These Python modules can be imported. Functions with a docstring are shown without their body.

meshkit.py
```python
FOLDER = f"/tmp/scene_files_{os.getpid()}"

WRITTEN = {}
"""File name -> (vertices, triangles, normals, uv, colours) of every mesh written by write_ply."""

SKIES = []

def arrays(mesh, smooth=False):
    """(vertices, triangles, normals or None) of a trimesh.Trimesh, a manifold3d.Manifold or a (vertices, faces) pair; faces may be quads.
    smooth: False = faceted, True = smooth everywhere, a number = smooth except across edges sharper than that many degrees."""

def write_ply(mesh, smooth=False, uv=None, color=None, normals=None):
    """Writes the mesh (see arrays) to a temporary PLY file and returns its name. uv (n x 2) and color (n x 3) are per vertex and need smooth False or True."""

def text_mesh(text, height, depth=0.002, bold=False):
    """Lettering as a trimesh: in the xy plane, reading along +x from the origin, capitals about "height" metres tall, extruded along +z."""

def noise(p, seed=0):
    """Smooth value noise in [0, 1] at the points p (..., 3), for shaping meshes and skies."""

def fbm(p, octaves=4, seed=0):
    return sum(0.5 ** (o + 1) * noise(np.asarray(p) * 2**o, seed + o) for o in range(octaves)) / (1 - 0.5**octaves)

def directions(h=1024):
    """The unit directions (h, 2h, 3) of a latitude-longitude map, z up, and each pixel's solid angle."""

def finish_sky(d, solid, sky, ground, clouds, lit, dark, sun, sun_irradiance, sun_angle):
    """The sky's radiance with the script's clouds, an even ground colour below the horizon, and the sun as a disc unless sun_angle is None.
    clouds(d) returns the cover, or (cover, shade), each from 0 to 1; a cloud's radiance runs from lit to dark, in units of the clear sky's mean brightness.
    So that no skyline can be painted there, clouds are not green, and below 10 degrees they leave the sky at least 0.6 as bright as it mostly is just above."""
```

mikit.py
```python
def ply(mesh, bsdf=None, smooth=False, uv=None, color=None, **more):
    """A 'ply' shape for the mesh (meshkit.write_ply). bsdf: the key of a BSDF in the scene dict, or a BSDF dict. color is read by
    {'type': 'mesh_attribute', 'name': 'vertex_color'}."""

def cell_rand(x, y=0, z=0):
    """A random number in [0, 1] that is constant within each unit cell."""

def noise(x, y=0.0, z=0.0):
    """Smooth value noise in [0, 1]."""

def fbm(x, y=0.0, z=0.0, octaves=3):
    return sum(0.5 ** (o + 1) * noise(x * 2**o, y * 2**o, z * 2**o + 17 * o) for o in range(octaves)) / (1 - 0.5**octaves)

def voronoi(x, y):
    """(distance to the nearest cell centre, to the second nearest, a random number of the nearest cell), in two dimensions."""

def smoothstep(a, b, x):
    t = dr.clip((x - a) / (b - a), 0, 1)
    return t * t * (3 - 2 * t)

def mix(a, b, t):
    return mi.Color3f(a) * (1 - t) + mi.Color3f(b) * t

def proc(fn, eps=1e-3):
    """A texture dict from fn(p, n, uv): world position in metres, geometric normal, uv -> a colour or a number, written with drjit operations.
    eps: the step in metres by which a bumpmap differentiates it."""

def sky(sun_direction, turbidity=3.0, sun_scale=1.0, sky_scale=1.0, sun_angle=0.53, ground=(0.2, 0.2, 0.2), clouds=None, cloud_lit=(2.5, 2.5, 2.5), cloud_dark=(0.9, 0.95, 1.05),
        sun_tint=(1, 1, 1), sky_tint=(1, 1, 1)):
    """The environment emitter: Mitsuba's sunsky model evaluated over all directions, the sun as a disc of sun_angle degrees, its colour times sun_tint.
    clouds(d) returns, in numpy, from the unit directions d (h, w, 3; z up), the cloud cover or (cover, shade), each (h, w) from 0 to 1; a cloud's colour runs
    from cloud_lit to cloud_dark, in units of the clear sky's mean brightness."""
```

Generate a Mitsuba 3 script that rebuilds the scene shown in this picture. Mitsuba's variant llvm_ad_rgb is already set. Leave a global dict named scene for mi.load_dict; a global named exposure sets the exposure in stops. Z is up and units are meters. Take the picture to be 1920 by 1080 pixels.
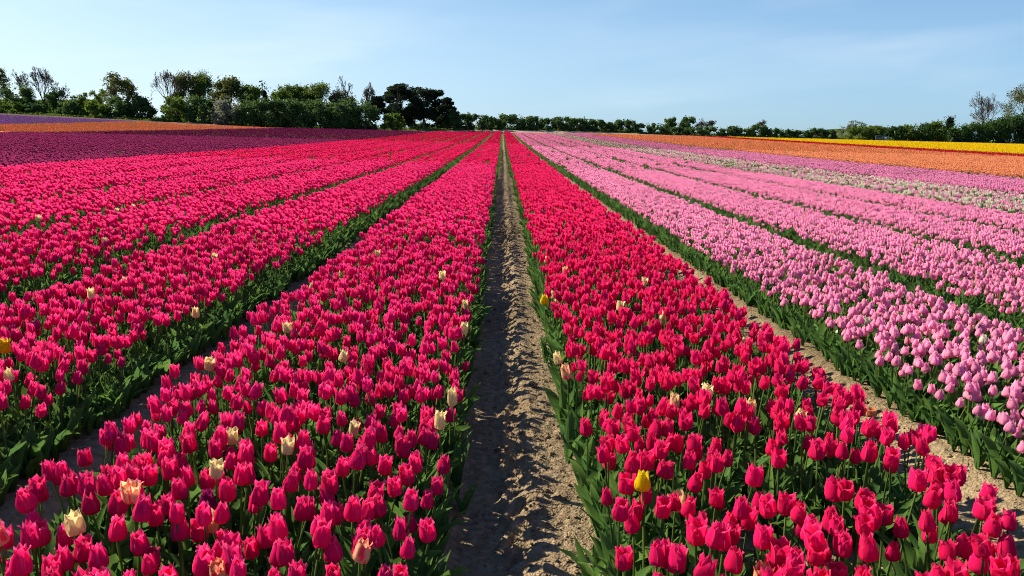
import math, random
import numpy as np
import drjit as dr
import trimesh
import mitsuba as mi
import mikit, meshkit
from mikit import proc, noise, fbm, cell_rand, smoothstep, mix

T = mi.ScalarTransform4f
scene, labels = {}, {}

# ------------------------------------------------------------------ camera, sky, exposure
F, EYE = 1507.0, np.array([0.0, 0.0, 1.45])      # focal length in px of a 1920 wide frame; eye 1.45 m over the furrow
PITCH, YAW, ROLL = math.atan(290 / F), math.atan(25 / F), math.radians(-1.43)
fw = np.array([math.sin(YAW) * math.cos(PITCH), math.cos(YAW) * math.cos(PITCH), -math.sin(PITCH)])
rt0 = np.cross(fw, [0, 0, 1.0]); rt0 /= np.linalg.norm(rt0)
up0 = np.cross(rt0, fw)
UP = up0 * math.cos(ROLL) + rt0 * math.sin(ROLL)   # the left side of the picture stands higher
RT = np.cross(fw, UP)
scene['camera'] = {'type': 'perspective', 'fov': math.degrees(2 * math.atan(960 / F)), 'fov_axis': 'x', 'near_clip': 0.05, 'far_clip': 6000.0,
                   'to_world': T().look_at(origin=EYE.tolist(), target=(EYE + fw).tolist(), up=UP.tolist())}
SUN_AZ, SUN_EL = math.radians(-64), math.radians(33)
sun_dir = [math.sin(SUN_AZ) * math.cos(SUN_EL), math.cos(SUN_AZ) * math.cos(SUN_EL), math.sin(SUN_EL)]


def cirrus(d):
    az, el = np.arctan2(d[..., 0], d[..., 1]), np.arcsin(np.clip(d[..., 2], -1, 1))
    q = np.stack([az * 5 + el * 6, el * 34 - az * 3.5, az * 0], -1)
    f = meshkit.fbm(q, 5, 3)
    wide = meshkit.fbm(np.stack([az * 2.2, el * 5, az * 0], -1), 3, 9)
    streak = np.clip((f - 0.45) * 2.2, 0, 1) * np.clip((wide - 0.38) * 3.5, 0, 1) * 0.16
    da = np.arctan2(np.sin(az - SUN_AZ), np.cos(az - SUN_AZ))
    veil = 0.85 * np.exp(-(el / 0.22) ** 2) * (0.25 + 0.75 * np.exp(-(da / 0.95) ** 2))      # haze along the horizon, brighter towards the sun
    return np.clip(streak + veil, 0, 1)


scene['sky'] = mikit.sky(sun_dir, turbidity=3.0, sun_scale=2.3, sky_scale=0.87, clouds=cirrus, cloud_lit=(3.55, 3.9, 4.1), cloud_dark=(1.6, 1.7, 1.8), sky_tint=(0.62, 1.04, 1.33))
exposure = 1.88


def px_ray(px, py):
    d = fw + RT * ((px - 960) / F) - UP * ((py - 540) / F)
    return d / np.linalg.norm(d)


def project(p):
    q = np.asarray(p) - EYE
    z = q @ fw
    return 960 + F * (q @ RT) / z, 540 - F * (q @ UP) / z, z


# ------------------------------------------------------------------ terrain
GAP0 = 0.076
GAPS = np.array([GAP0 + 1.68 * k for k in range(-70, 1)] + [1.90] + [3.66 + 1.85 * k for k in range(70)])   # the lines between the beds


def gap(k):
    return float(GAPS[k + 70])


def sst(a, b, x):
    t = np.clip((np.asarray(x, float) - a) / (b - a), 0, 1)
    return t * t * (3 - 2 * t)


def rise(x, y):
    d = np.maximum(np.asarray(y, float), 0)
    r = 0.0115 * ((np.sqrt((d - 45) ** 2 + 900) + d - 45) / 2 - 4.54)
    r = r + 0.025 * np.maximum(-np.asarray(x) - 40, 0) * sst(90, 150, d)
    x = np.asarray(x, float)
    r = r + (0.45 + 0.6 * sst(-16, 0, x) - 0.75 * sst(20, 45, x)) * sst(0, 20, d - field_end(x))
    return np.minimum(r, 60) - (r + 9) * sst(0, 1, (d - field_end(x) - 34) / 260)


def field_end(x):
    return 140 + 30 * sst(-14, 2, x) + 14 * sst(2, 30, x)


def ground_z(x, y):
    """Terrain with the furrows between the beds."""
    x, y = np.asarray(x, float), np.asarray(y, float)
    i = np.clip(np.searchsorted(GAPS, x), 1, len(GAPS) - 1)
    i = np.where(x - GAPS[i - 1] < GAPS[i] - x, i - 1, i)
    k, u = i - 70, x - GAPS[i]
    dep = 0.085 * (1 - sst(0.07, 0.21, np.abs(u) * np.where(k == 1, 0.75, 1)))
    c = 0.10 * (1 - sst(0.05, 0.21, np.abs(x + 0.035) - 0.03))
    dep = np.where(k == 0, np.where(np.abs(u) < 0.5, c, 0), dep)
    return rise(x, y) - dep * (1 - sst(-1, 4, y - field_end(x)))


def ground_detail(x, y):
    """Clods, tyre lugs and ripples that the soil has close to the camera."""
    p = np.stack([x, y, x * 0], -1)
    h = 0.012 * (meshkit.fbm(p * 6, 3, 1) - 0.5) + 0.016 * (meshkit.fbm(p * 28, 2, 5) - 0.5)
    jit = meshkit.noise(np.stack([x * 3, y * 2.2, x * 0], -1), 8) - 0.5
    ph = y / 0.14 - 1.5 * np.clip(x - 0.04, -0.05, 0.2) / 0.14 + 8 * np.clip(x - 0.04, 0, 0.2) ** 2 / 0.14 + 1.0 * jit
    fr = ph - np.floor(ph)
    lug = sst(0, 0.62, fr) * (1 - sst(0.72, 1.0, fr))
    amp = 0.6 + 0.8 * meshkit.noise(np.stack([x * 0, np.floor(ph) * 0.77, x * 0], -1), 4)
    mask = sst(0.0, 0.06, x) * (1 - sst(0.13, 0.23, x))
    h = h + 0.044 * lug * mask * amp
    fade = 1 - sst(14, 60, y)
    return h * fade


def grid_mesh(xs, ys, fz, keep=None):
    X, Y = np.meshgrid(xs, ys)
    v = np.stack([X, Y, fz(X, Y)], -1).reshape(-1, 3)
    n, m = len(ys), len(xs)
    i, j = np.meshgrid(np.arange(n - 1), np.arange(m - 1), indexing='ij')
    a = (i * m + j).ravel()
    f = np.stack([a, a + 1, a + m + 1, a, a + m + 1, a + m], 1).reshape(-1, 3)
    return trimesh.Trimesh(v, f, process=False)


def soil_colour(p, n, uv):
    big = fbm(p.x * 0.9, p.y * 0.9, 0.0, octaves=3)
    fine = fbm(p.x * 38, p.y * 38, 3.0, octaves=3)
    grit = noise(p.x * 150, p.y * 150, 7.0)
    c = mix((0.135, 0.110, 0.072), (0.240, 0.200, 0.138), smoothstep(0.3, 0.75, big * 0.45 + fine * 0.55))
    c = c * (0.8 + 0.35 * grit)
    end = 140 + 30 * smoothstep(-14, 2, p.x) + 14 * smoothstep(2, 30, p.x)
    g = fbm(p.x * 0.35, p.y * 0.12, 1.0, octaves=3)
    grass = mix((0.07, 0.12, 0.03), (0.17, 0.19, 0.07), g)
    return mix(c, grass, smoothstep(10.5, 13.5, p.y - end + 2.5 * (g - 0.5)))


def soil_bump(p, n, uv):
    return 0.016 * fbm(p.x * 45, p.y * 45, 0.0, octaves=3) + 0.006 * noise(p.x * 190, p.y * 190, 2.0)


scene['soil'] = {'type': 'twosided', 'b': {'type': 'bumpmap', 'arbitrary': proc(soil_bump, eps=2e-3), 'scale': 1.0,
                 'nested_bsdf': {'type': 'principled', 'base_color': proc(soil_colour), 'roughness': 0.92, 'specular': 0.2}}}
ys = [-1240.0, -300.0, -60.0, -12.0, -6.0, -3.0, -1.0, 0.0, 0.6, 1.2]
while ys[-1] < 330:
    ys.append(ys[-1] + (max(0.013, 0.011 * ys[-1]) if ys[-1] < 60 else 0.03 * ys[-1]))
ys += [420, 560, 760, 980, 1240]
xs = list(np.arange(-0.36, 0.46, 0.0125))
for g in range(-4, 6):
    c = gap(g)
    if g != 0:
        xs += list(c + np.linspace(-0.3, 0.3, 25 if g == 1 else 13))
    xs += list(np.linspace(c + 0.42, gap(g + 1) - 0.42, 7))
for g in list(range(-60, -4)) + list(range(6, 69)):
    c = gap(g)
    xs += [c - 0.22, c - 0.08, c + 0.08, c + 0.22, c + 0.83]
xs = sorted(set(np.round(xs, 4)))
xs = [-1240, -950, -700, -400, -250, -170, -125] + xs + [150, 200, 280, 420, 700, 950, 1240]
gm = grid_mesh(np.array(xs), np.array(ys), lambda X, Y: ground_z(X, Y) + ground_detail(X, Y))
scene['ground'] = mikit.ply(gm, 'soil', smooth=True)
labels['ground'] = {'label': 'sandy soil of the bulb field with wheel furrows between the beds', 'kind': 'structure'}

# ------------------------------------------------------------------ the plant material: the whole part of v says the kind, the whole part of u the tone
LEAF, PINK, CRIMSON, BLUSH, CREAM, FLAME, MAROON, ORANGE, WHITE, LILAC, RED, YELLOW, PURPLE, STEM, DARKP, FRESH, OLIVE, DARKG, PINE, IVY, BLOSSOM, DRY = range(22)
BASE = np.array([
    (0.078, 0.185, 0.050), (0.88, 0.020, 0.195), (0.88, 0.017, 0.158), (1.0, 0.39, 0.67), (0.90, 0.78, 0.44), (0.90, 0.64, 0.38), (0.30, 0.030, 0.14),
    (0.90, 0.36, 0.18), (0.76, 0.76, 0.62), (0.84, 0.31, 0.58), (0.60, 0.015, 0.05), (0.92, 0.70, 0.015), (0.46, 0.17, 0.58), (0.10, 0.17, 0.05), (0.22, 0.008, 0.09),
    (0.100, 0.170, 0.034), (0.105, 0.135, 0.045), (0.066, 0.128, 0.045), (0.026, 0.048, 0.028), (0.055, 0.120, 0.035), (0.17, 0.20, 0.16), (0.15, 0.13, 0.06)])
TIP = np.array([
    (0.110, 0.235, 0.066), (0.94, 0.140, 0.360), (0.94, 0.090, 0.250), (1.0, 0.53, 0.79), (0.92, 0.80, 0.42), (0.92, 0.72, 0.36), (0.38, 0.08, 0.22),
    (0.92, 0.48, 0.28), (0.84, 0.82, 0.76), (0.88, 0.45, 0.68), (0.68, 0.03, 0.07), (0.92, 0.76, 0.05), (0.55, 0.25, 0.66), (0.12, 0.22, 0.06), (0.36, 0.02, 0.18),
    (0.120, 0.200, 0.042), (0.130, 0.160, 0.052), (0.080, 0.145, 0.050), (0.032, 0.058, 0.032), (0.065, 0.140, 0.040), (0.30, 0.33, 0.29), (0.18, 0.16, 0.08)])
PET = [PINK, CRIMSON, BLUSH, CREAM, FLAME, MAROON, ORANGE, WHITE, LILAC, RED, YELLOW, PURPLE, DARKP]
BASE[PET] *= 0.86; TIP[PET] *= 0.86
TAB = [mi.Float(np.concatenate([BASE[:, c], TIP[:, c]]).astype(np.float32)) for c in range(3)]
NK = len(BASE)


def look_up(k):
    k = mi.UInt32(dr.clip(k, 0, 2 * NK - 1))
    return mi.Color3f(*[dr.gather(mi.Float, t, k) for t in TAB])


def plant_colour(p, n, uv):
    kind, tone = dr.floor(uv.y), dr.floor(uv.x)
    v, u = uv.y - kind, uv.x - tone
    a, b = look_up(mi.Int32(kind)), look_up(mi.Int32(kind) + NK)
    r1, r2 = cell_rand(tone, 3.0), cell_rand(tone, 9.0)
    edge = smoothstep(0.34, 0.5, dr.abs(u - 0.5))
    c = mix(a, b, dr.clip(0.65 * edge * smoothstep(0.15, 0.7, v) + 0.75 * smoothstep(0.80, 1.0, v), 0, 1))
    c = mix(c, mi.Color3f(0.75, 0.62, 0.42), 0.45 * smoothstep(0.16, 0.0, v) * dr.select((kind > 0.5) & (kind < 12.5), 1.0, 0.0))
    petal = ((kind > 0.5) & (kind < 12.5)) | (kind == 14)
    vein = noise(u * 34 + tone * 7, v * 3.0, kind)
    c = c * dr.select(petal, 0.86 + 0.22 * vein, 0.8 + 0.4 * vein)
    c = dr.select(petal, mix(c, mi.Color3f(c.x, c.y, c.z * dr.select(kind < 2.5, 1.45, 1.08)), 0.65 * r1), c * mi.Color3f(0.8 + 0.5 * r1, 0.85 + 0.3 * r1, 1.0))
    c = c * (0.80 + 0.30 * r2)
    flame = smoothstep(0.42, 0.62, noise(u * 7 + tone * 3.3, v * 2.0, 5.0) + 0.35 * (0.55 - v) + 0.25 * (r1 - 0.5))
    c = dr.select(kind == FLAME, mix(c, (0.85, 0.06, 0.12), flame), c)
    blush = smoothstep(0.55, 0.8, noise(u * 6 + tone * 2.7, v * 1.5, 8.0)) * smoothstep(0.3, 0.75, r1)
    return dr.select(kind == CREAM, mix(c, (0.88, 0.42, 0.22), 0.6 * blush), c)


def plant_rough(p, n, uv):
    kind = dr.floor(uv.y)
    return mi.Float(dr.select((kind == LEAF) | (kind == STEM), 0.26, dr.select((kind > 14.5), 0.6, 0.5)))


scene['plant'] = {'type': 'principledthin', 'base_color': proc(plant_colour), 'roughness': proc(plant_rough), 'diff_trans': 0.95, 'spec_trans': 0.0, 'eta': 1.45}


def bark_colour(p, n, uv):
    return mix((0.05, 0.042, 0.034), (0.12, 0.105, 0.085), fbm(p.x * 5 + p.y * 3, p.z * 1.2, 0.0, octaves=3))


scene['bark'] = {'type': 'twosided', 'b': {'type': 'principled', 'base_color': proc(bark_colour), 'roughness': 0.9, 'specular': 0.2}}


class Bag:
    """Collects vertices, triangles and uv."""
    def __init__(self): self.v, self.f, self.t, self.n = [], [], [], 0
    def add(self, v, f, uv):
        self.v.append(np.asarray(v, float)); self.f.append(np.asarray(f, int) + self.n); self.t.append(np.asarray(uv, float)); self.n += len(v)
        return self
    def arrays(self): return np.vstack(self.v), np.vstack(self.f), np.vstack(self.t)


def shape(arr, bsdf='plant', **kw):
    v, f, uv = arr
    return mikit.ply(trimesh.Trimesh(v, f, process=False), bsdf, smooth=True, uv=uv, **kw)


# ------------------------------------------------------------------ tulips
def sheet(P, kind, tone):
    """A grid of points (nl, na, 3) as a sheet whose uv runs across and along."""
    nl, na = P.shape[:2]
    i, j = np.meshgrid(np.arange(nl - 1), np.arange(na - 1), indexing='ij')
    a = (i * na + j).ravel()
    f = np.stack([a, a + 1, a + na + 1, a, a + na + 1, a + na], 1).reshape(-1, 3)
    V, U = np.meshgrid(np.linspace(0.01, 0.99, nl), np.linspace(0.01, 0.99, na), indexing='ij')
    return P.reshape(-1, 3), f, np.stack([U.ravel() + tone, V.ravel() + kind], 1)


FORM = {  # radius, height, tip radius, spread of the tip, petal width, stem height
    PINK: (0.0232, 0.067, 0.74, 0.30, 1.06, 0.335), CRIMSON: (0.0232, 0.068, 0.74, 0.30, 1.06, 0.335), BLUSH: (0.0225, 0.055, 0.62, 0.16, 1.14, 0.245), CREAM: (0.0235, 0.062, 0.95, 0.18, 1.15, 0.345),
    FLAME: (0.0238, 0.066, 0.95, 0.25, 1.08, 0.335), WHITE: (0.026, 0.060, 0.62, 0.14, 1.14, 0.24), DARKP: (0.027, 0.068, 0.75, 0.16, 1.1, 0.33), YELLOW: (0.027, 0.066, 0.85, 0.2, 1.1, 0.34),
    MAROON: (0.027, 0.066, 0.7, 0.16, 1.1, 0.34), ORANGE: (0.028, 0.066, 0.85, 0.2, 1.1, 0.31), LILAC: (0.026, 0.062, 0.7, 0.16, 1.1, 0.26), RED: (0.027, 0.066, 0.8, 0.2, 1.1, 0.32), PURPLE: (0.027, 0.066, 0.8, 0.2, 1.1, 0.33)}


def petal(kind, phi, inner, rng, na, nl, tone, openness=0.0, close=1.0):
    R, H, tip, spread, wid, _ = FORM[kind]
    tip = tip * close
    s = np.linspace(0, 1, nl) ** 0.9
    prof = np.interp(s, [0, 0.06, 0.16, 0.32, 0.5, 0.72, 0.88, 1.0], [0.16, 0.55, 0.86, 1.02, 1.0, 0.45 + 0.55 * tip, tip, tip + (0.10 * rng.random() if not inner else -0.06) + spread * (rng.random() - 0.45)])
    half = np.interp(s, [0, 0.1, 0.3, 0.55, 0.75, 0.9, 1.0], [0.6, 0.82, 1.0, 1.02, 0.96, 0.74, 0.12]) * (1.02 if not inner else 0.9) * wid
    z = H * np.interp(s, [0, 0.06, 0.16, 0.32, 1.0], [0, 0.015, 0.07, 0.22, 1.0]) * (1 + rng.uniform(-0.06, 0.06) + (0.03 if inner else 0))
    t = np.linspace(-1, 1, na)
    r = R * prof * (0.90 if inner else 1.0) * rng.uniform(0.96, 1.05) + openness * R * 1.6 * s ** 2
    A = phi + t[None] * half[:, None]
    rr = r[:, None] * (1 + (0.05 + 0.06 * s[:, None] ** 2) * (0.3 - np.abs(t)[None] ** 2) * (-1 if not inner else 0.3)) + 0.0022 * rng.standard_normal((nl, na)) * (s[:, None] ** 2) * np.abs(t)[None]
    zz = z[:, None] - 0.004 * (np.abs(t)[None] ** 2) * s[:, None] + 0.0018 * rng.standard_normal((nl, na)) * s[:, None]
    P = np.stack([rr * np.cos(A), rr * np.sin(A), zz + 0 * A], -1)
    return sheet(P, kind, tone)


def leaf(rng, az, na, nl, L=None, lean=None, kind=LEAF):
    L = rng.uniform(0.18, 0.30) if L is None else L
    W = L * rng.uniform(0.07, 0.115)
    e0 = rng.uniform(1.2, 1.5) if lean is None else lean
    bend = rng.uniform(0.15, 1.15)
    s = np.linspace(0, 1, nl)
    e = e0 - bend * s ** 1.6
    dx, dz = np.cumsum(np.cos(e)) * L / nl, np.cumsum(np.sin(e)) * L / nl
    dx, dz = dx - dx[0], dz - dz[0]
    w = W * np.interp(s, [0, 0.15, 0.4, 0.7, 0.9, 1], [0.45, 0.75, 1, 0.8, 0.4, 0.03])
    t = np.linspace(-1, 1, na)
    fold = rng.uniform(0.25, 0.6)
    twist = rng.uniform(-0.9, 0.9)
    n_r, n_z = -np.sin(e), np.cos(e)
    wave = 0.12 * np.sin(s * rng.uniform(5, 9) + rng.uniform(0, 6))
    up = (np.abs(t)[None] * fold + t[None] * wave[:, None]) * w[:, None]
    side = t[None] * w[:, None] * np.cos(twist * s)[:, None]
    up = up + t[None] * w[:, None] * np.sin(twist * s)[:, None]
    P = np.stack([0.006 + dx[:, None] + n_r[:, None] * up, side, dz[:, None] + n_z[:, None] * up], -1)
    c, q = math.cos(az), math.sin(az)
    P = P @ np.array([[c, q, 0], [-q, c, 0], [0, 0, 1]])
    return sheet(P, kind, int(rng.integers(0, 40)))


def tube(pts, rad, sides, kind, tone):
    pts = np.asarray(pts, float); t = np.gradient(pts, axis=0); t /= np.linalg.norm(t, axis=1, keepdims=True) + 1e-12
    a = np.cross(t, [1.0, 0.02, 0]); bad = np.linalg.norm(a, axis=1) < 0.2
    a[bad] = np.cross(t[bad], [0, 1.0, 0]); a /= np.linalg.norm(a, axis=1, keepdims=True)
    b, g = np.cross(t, a), np.arange(sides + 1) * 2 * np.pi / sides
    P = pts[:, None] + np.broadcast_to(rad, (len(pts),))[:, None, None] * (np.cos(g)[None, :, None] * a[:, None] + np.sin(g)[None, :, None] * b[:, None])
    return sheet(P, kind, tone)


LEAN = {}


def make_tulip(kind, seed, lod=0):
    """List of (part name, arrays): a stem, two or three leaves and six petals, standing at the origin."""
    rng = np.random.default_rng(1000 * kind + seed + 5)
    R, H, tip, spread, wid, sh = FORM[kind]
    sh *= rng.uniform(0.80, 1.12)
    lean = rng.normal(0, 0.022, 2)
    s = np.linspace(0, 1, 5 if lod == 0 else 3)
    pts = np.stack([lean[0] * s ** 2, lean[1] * s ** 2, sh * s], 1)
    out = [('stem', tube(pts, np.interp(s, [0, 1], [0.0042, 0.0032]), 5 if lod == 0 else 3, STEM, int(rng.integers(0, 40))))]
    a0 = rng.uniform(0, 6.3)
    for i in range(4):
        out.append(('leaf', leaf(rng, a0 + i * 1.75 + rng.uniform(-0.5, 0.5), 3, 8 if lod == 0 else 5)))
    tone = int(rng.integers(0, 40))
    tilt = lean * rng.uniform(2, 4) + rng.normal(0, 0.12, 2)
    ax = np.array([tilt[0], tilt[1], 1.0]); ax /= np.linalg.norm(ax)
    ex = np.cross([0, 1.0, 0], ax); ex /= np.linalg.norm(ex); M = np.stack([ex, np.cross(ax, ex), ax])
    na, nl = ((5, 7) if lod == 0 else (3, 4))
    ph = rng.uniform(0, 6.3)
    opn = max(0, rng.normal(-0.02, 0.15)) if kind not in (BLUSH, WHITE) else max(0, rng.normal(-0.12, 0.1))
    if kind not in (BLUSH, WHITE) and rng.random() < 0.10: opn += rng.uniform(0.2, 0.42)      # now and then one stands wide open
    sc, close = rng.uniform(0.88, 1.12), rng.uniform(0.72, 1.12)
    LEAN[kind, seed] = tilt
    for i in range(6):
        v, f, uv = petal(kind, ph + i * math.pi / 3 + rng.uniform(-0.1, 0.1), i % 2 == 1, rng, na, nl, tone, opn, close)
        out.append(('petal', ((v * sc) @ M + pts[-1], f, uv)))
    return out


def joined(parts):
    b = Bag()
    for _, a in parts: b.add(*a)
    return b.arrays()


def make_far_tulip(kind, seed, sides=6, leaves=2):
    """A tulip of a few pixels: a cup with a jagged rim, a stem and leaf blades."""
    rng = np.random.default_rng(77 * kind + seed)
    R, H, tip, spread, wid, sh = FORM[kind]
    R, H, sh = R * 1.05, H * rng.uniform(0.9, 1.1), sh * rng.uniform(0.88, 1.1)
    b = Bag(); tone = int(rng.integers(0, 40)); g = np.arange(sides) * 2 * np.pi / sides + rng.uniform(0, 6)
    lean = rng.normal(0, 0.02, 2)
    ring = np.stack([np.cos(g), np.sin(g), 0 * g], 1)
    v = [np.array([[0, 0, 0.0]]), ring * R * 0.95 + [0, 0, H * 0.3], ring * R * (0.5 + 0.5 * tip) * rng.uniform(0.8, 1.2, (sides, 1)) + np.stack([0 * g, 0 * g, H * rng.uniform(0.75, 1.05, sides)], 1)]
    v = np.vstack(v) + [lean[0], lean[1], sh]
    i = np.arange(sides); j = (i + 1) % sides
    f = np.vstack([np.stack([0 * i, 1 + i, 1 + j], 1), np.stack([1 + i, 1 + sides + i, 1 + j], 1)] + ([np.stack([1 + j, 1 + sides + i, 1 + sides + j], 1)] if sides > 4 else []))
    uv = np.concatenate([[[0.5, 0.02]], np.stack([0.2 + 0.6 * (i % 2), 0 * i + 0.4], 1), np.stack([0.2 + 0.6 * (i % 2), 0 * i + 0.97], 1)]) + [tone, kind]
    if sides == 4:
        v = np.vstack([v[:5], [[lean[0], lean[1], sh + H]]]); uv = np.vstack([uv[:5], [[tone + 0.5, kind + 0.97]]])
        f = np.vstack([np.stack([0 * i, 1 + i, 1 + j], 1), np.stack([1 + i, 0 * i + 5, 1 + j], 1)])
    b.add(v, f, uv)
    if sides > 4:
        b.add([[-0.003, 0, 0], [0.003, 0, 0], [lean[0], lean[1], sh + 0.004]], [[0, 1, 2]], np.array([[0.4, 0.1], [0.6, 0.1], [0.5, 0.9]]) + [tone, STEM])
    for _ in range(leaves):
        az, L, w = rng.uniform(0, 6.3), rng.uniform(0.18, 0.30), rng.uniform(0.018, 0.03)
        o, q = np.array([math.cos(az), math.sin(az), 0]), np.array([-math.sin(az), math.cos(az), 0])
        z = np.array([0, 0, 1.0]); e = rng.uniform(0.25, 0.6); tl = int(rng.integers(0, 40))
        P = [0 * o, o * L * 0.3 * e + z * L * 0.55 + q * w, o * L * 0.3 * e + z * L * 0.55 - q * w, o * L * e * rng.uniform(0.8, 1.6) + z * L * rng.uniform(0.7, 0.95)]
        b.add(P, [[0, 1, 2], [1, 3, 2]], np.array([[0.5, 0.02], [0.9, 0.5], [0.1, 0.5], [0.5, 0.97]]) + [tl, LEAF])
    return b.arrays()


def blades(seed):
    """A few leaf blades from one bulb, seen from some way off."""
    rng = np.random.default_rng(900 + seed)
    return [leaf(rng, rng.uniform(0, 6.3), 3, 4) for _ in range(3)]


def stamp(temps, which, x, y, z, rot, sc, retone=None):
    """Many copies of the templates as one mesh."""
    b = Bag()
    for t, (v, f, uv) in enumerate(temps):
        m = which == t
        n = int(m.sum())
        if not n: continue
        c, s = np.cos(rot[m])[:, None], np.sin(rot[m])[:, None]
        V = np.stack([c * v[None, :, 0] - s * v[None, :, 1], s * v[None, :, 0] + c * v[None, :, 1], np.broadcast_to(v[None, :, 2], (n, len(v)))], -1) * sc[m][:, None, None]
        V += np.stack([x[m], y[m], z[m]], -1)[:, None]
        UV = np.broadcast_to(uv, (n,) + uv.shape).copy()
        if retone is not None:
            UV[:, :, 0] = UV[:, :, 0] - np.floor(UV[:, :, 0]) + (np.floor(UV[:, :, 0]) + retone[m][:, None]) % 40
        b.add(V.reshape(-1, 3), (f[None] + (np.arange(n) * len(v))[:, None, None]).reshape(-1, 3), UV.reshape(-1, 2))
    return b.arrays()


def bed_range(k):
    return gap(k) + {0: 0.285, 1: 0.30, -1: 0.15}.get(k, 0.185), gap(k + 1) - {-1: 0.26, 0: 0.30, -2: 0.29}.get(k, 0.185)


def bed_points(k, y0, y1, dens, rng):
    x0, x1 = bed_range(k)
    nx = max(2, int(round((x1 - x0) * math.sqrt(dens)))); ny = max(1, int(round((y1 - y0) * dens * (x1 - x0) / nx)))
    X, Y = np.meshgrid((np.arange(nx) + 0.5) / nx, (np.arange(ny) + 0.5) / ny)
    X = X + rng.uniform(-0.55, 0.55, X.shape) / nx; Y = Y + rng.uniform(-0.6, 0.6, Y.shape) / ny
    x, y = x0 + X.ravel() * (x1 - x0), y0 + Y.ravel() * (y1 - y0)
    keep = meshkit.noise(np.stack([x * 2.3, y * 1.6, x * 0 + k], -1), 12) > 0.11
    return x[keep], y[keep]


def bed_kind(k):
    """The variety of bed k, or the mix of varieties."""
    if k < 0:
        xc = 0.5 * (gap(k) + gap(k + 1))
        return PINK if xc > -10.9 else MAROON if xc > -37.5 else ORANGE if xc > -62 else PURPLE
    if k == 0: return CRIMSON
    if k <= 4: return BLUSH
    if k <= 6: return WHITE
    xc = 0.5 * (gap(k) + gap(k + 1))
    return LILAC if xc < 18.8 else ORANGE if xc < 43 else RED if xc < 50 else YELLOW


NAME = {PINK: 'deep_pink_tulip', CRIMSON: 'deep_pink_tulip', BLUSH: 'pale_pink_tulip', WHITE: 'white_tulip', LILAC: 'lilac_pink_tulip', ORANGE: 'orange_tulip', RED: 'red_tulip', YELLOW: 'yellow_tulip',
        MAROON: 'maroon_tulip', PURPLE: 'purple_tulip'}
rng = np.random.default_rng(11)
DENS = 142.0
NEAR, MID, FAR = 8.5, 27.0, 62.0


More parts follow.
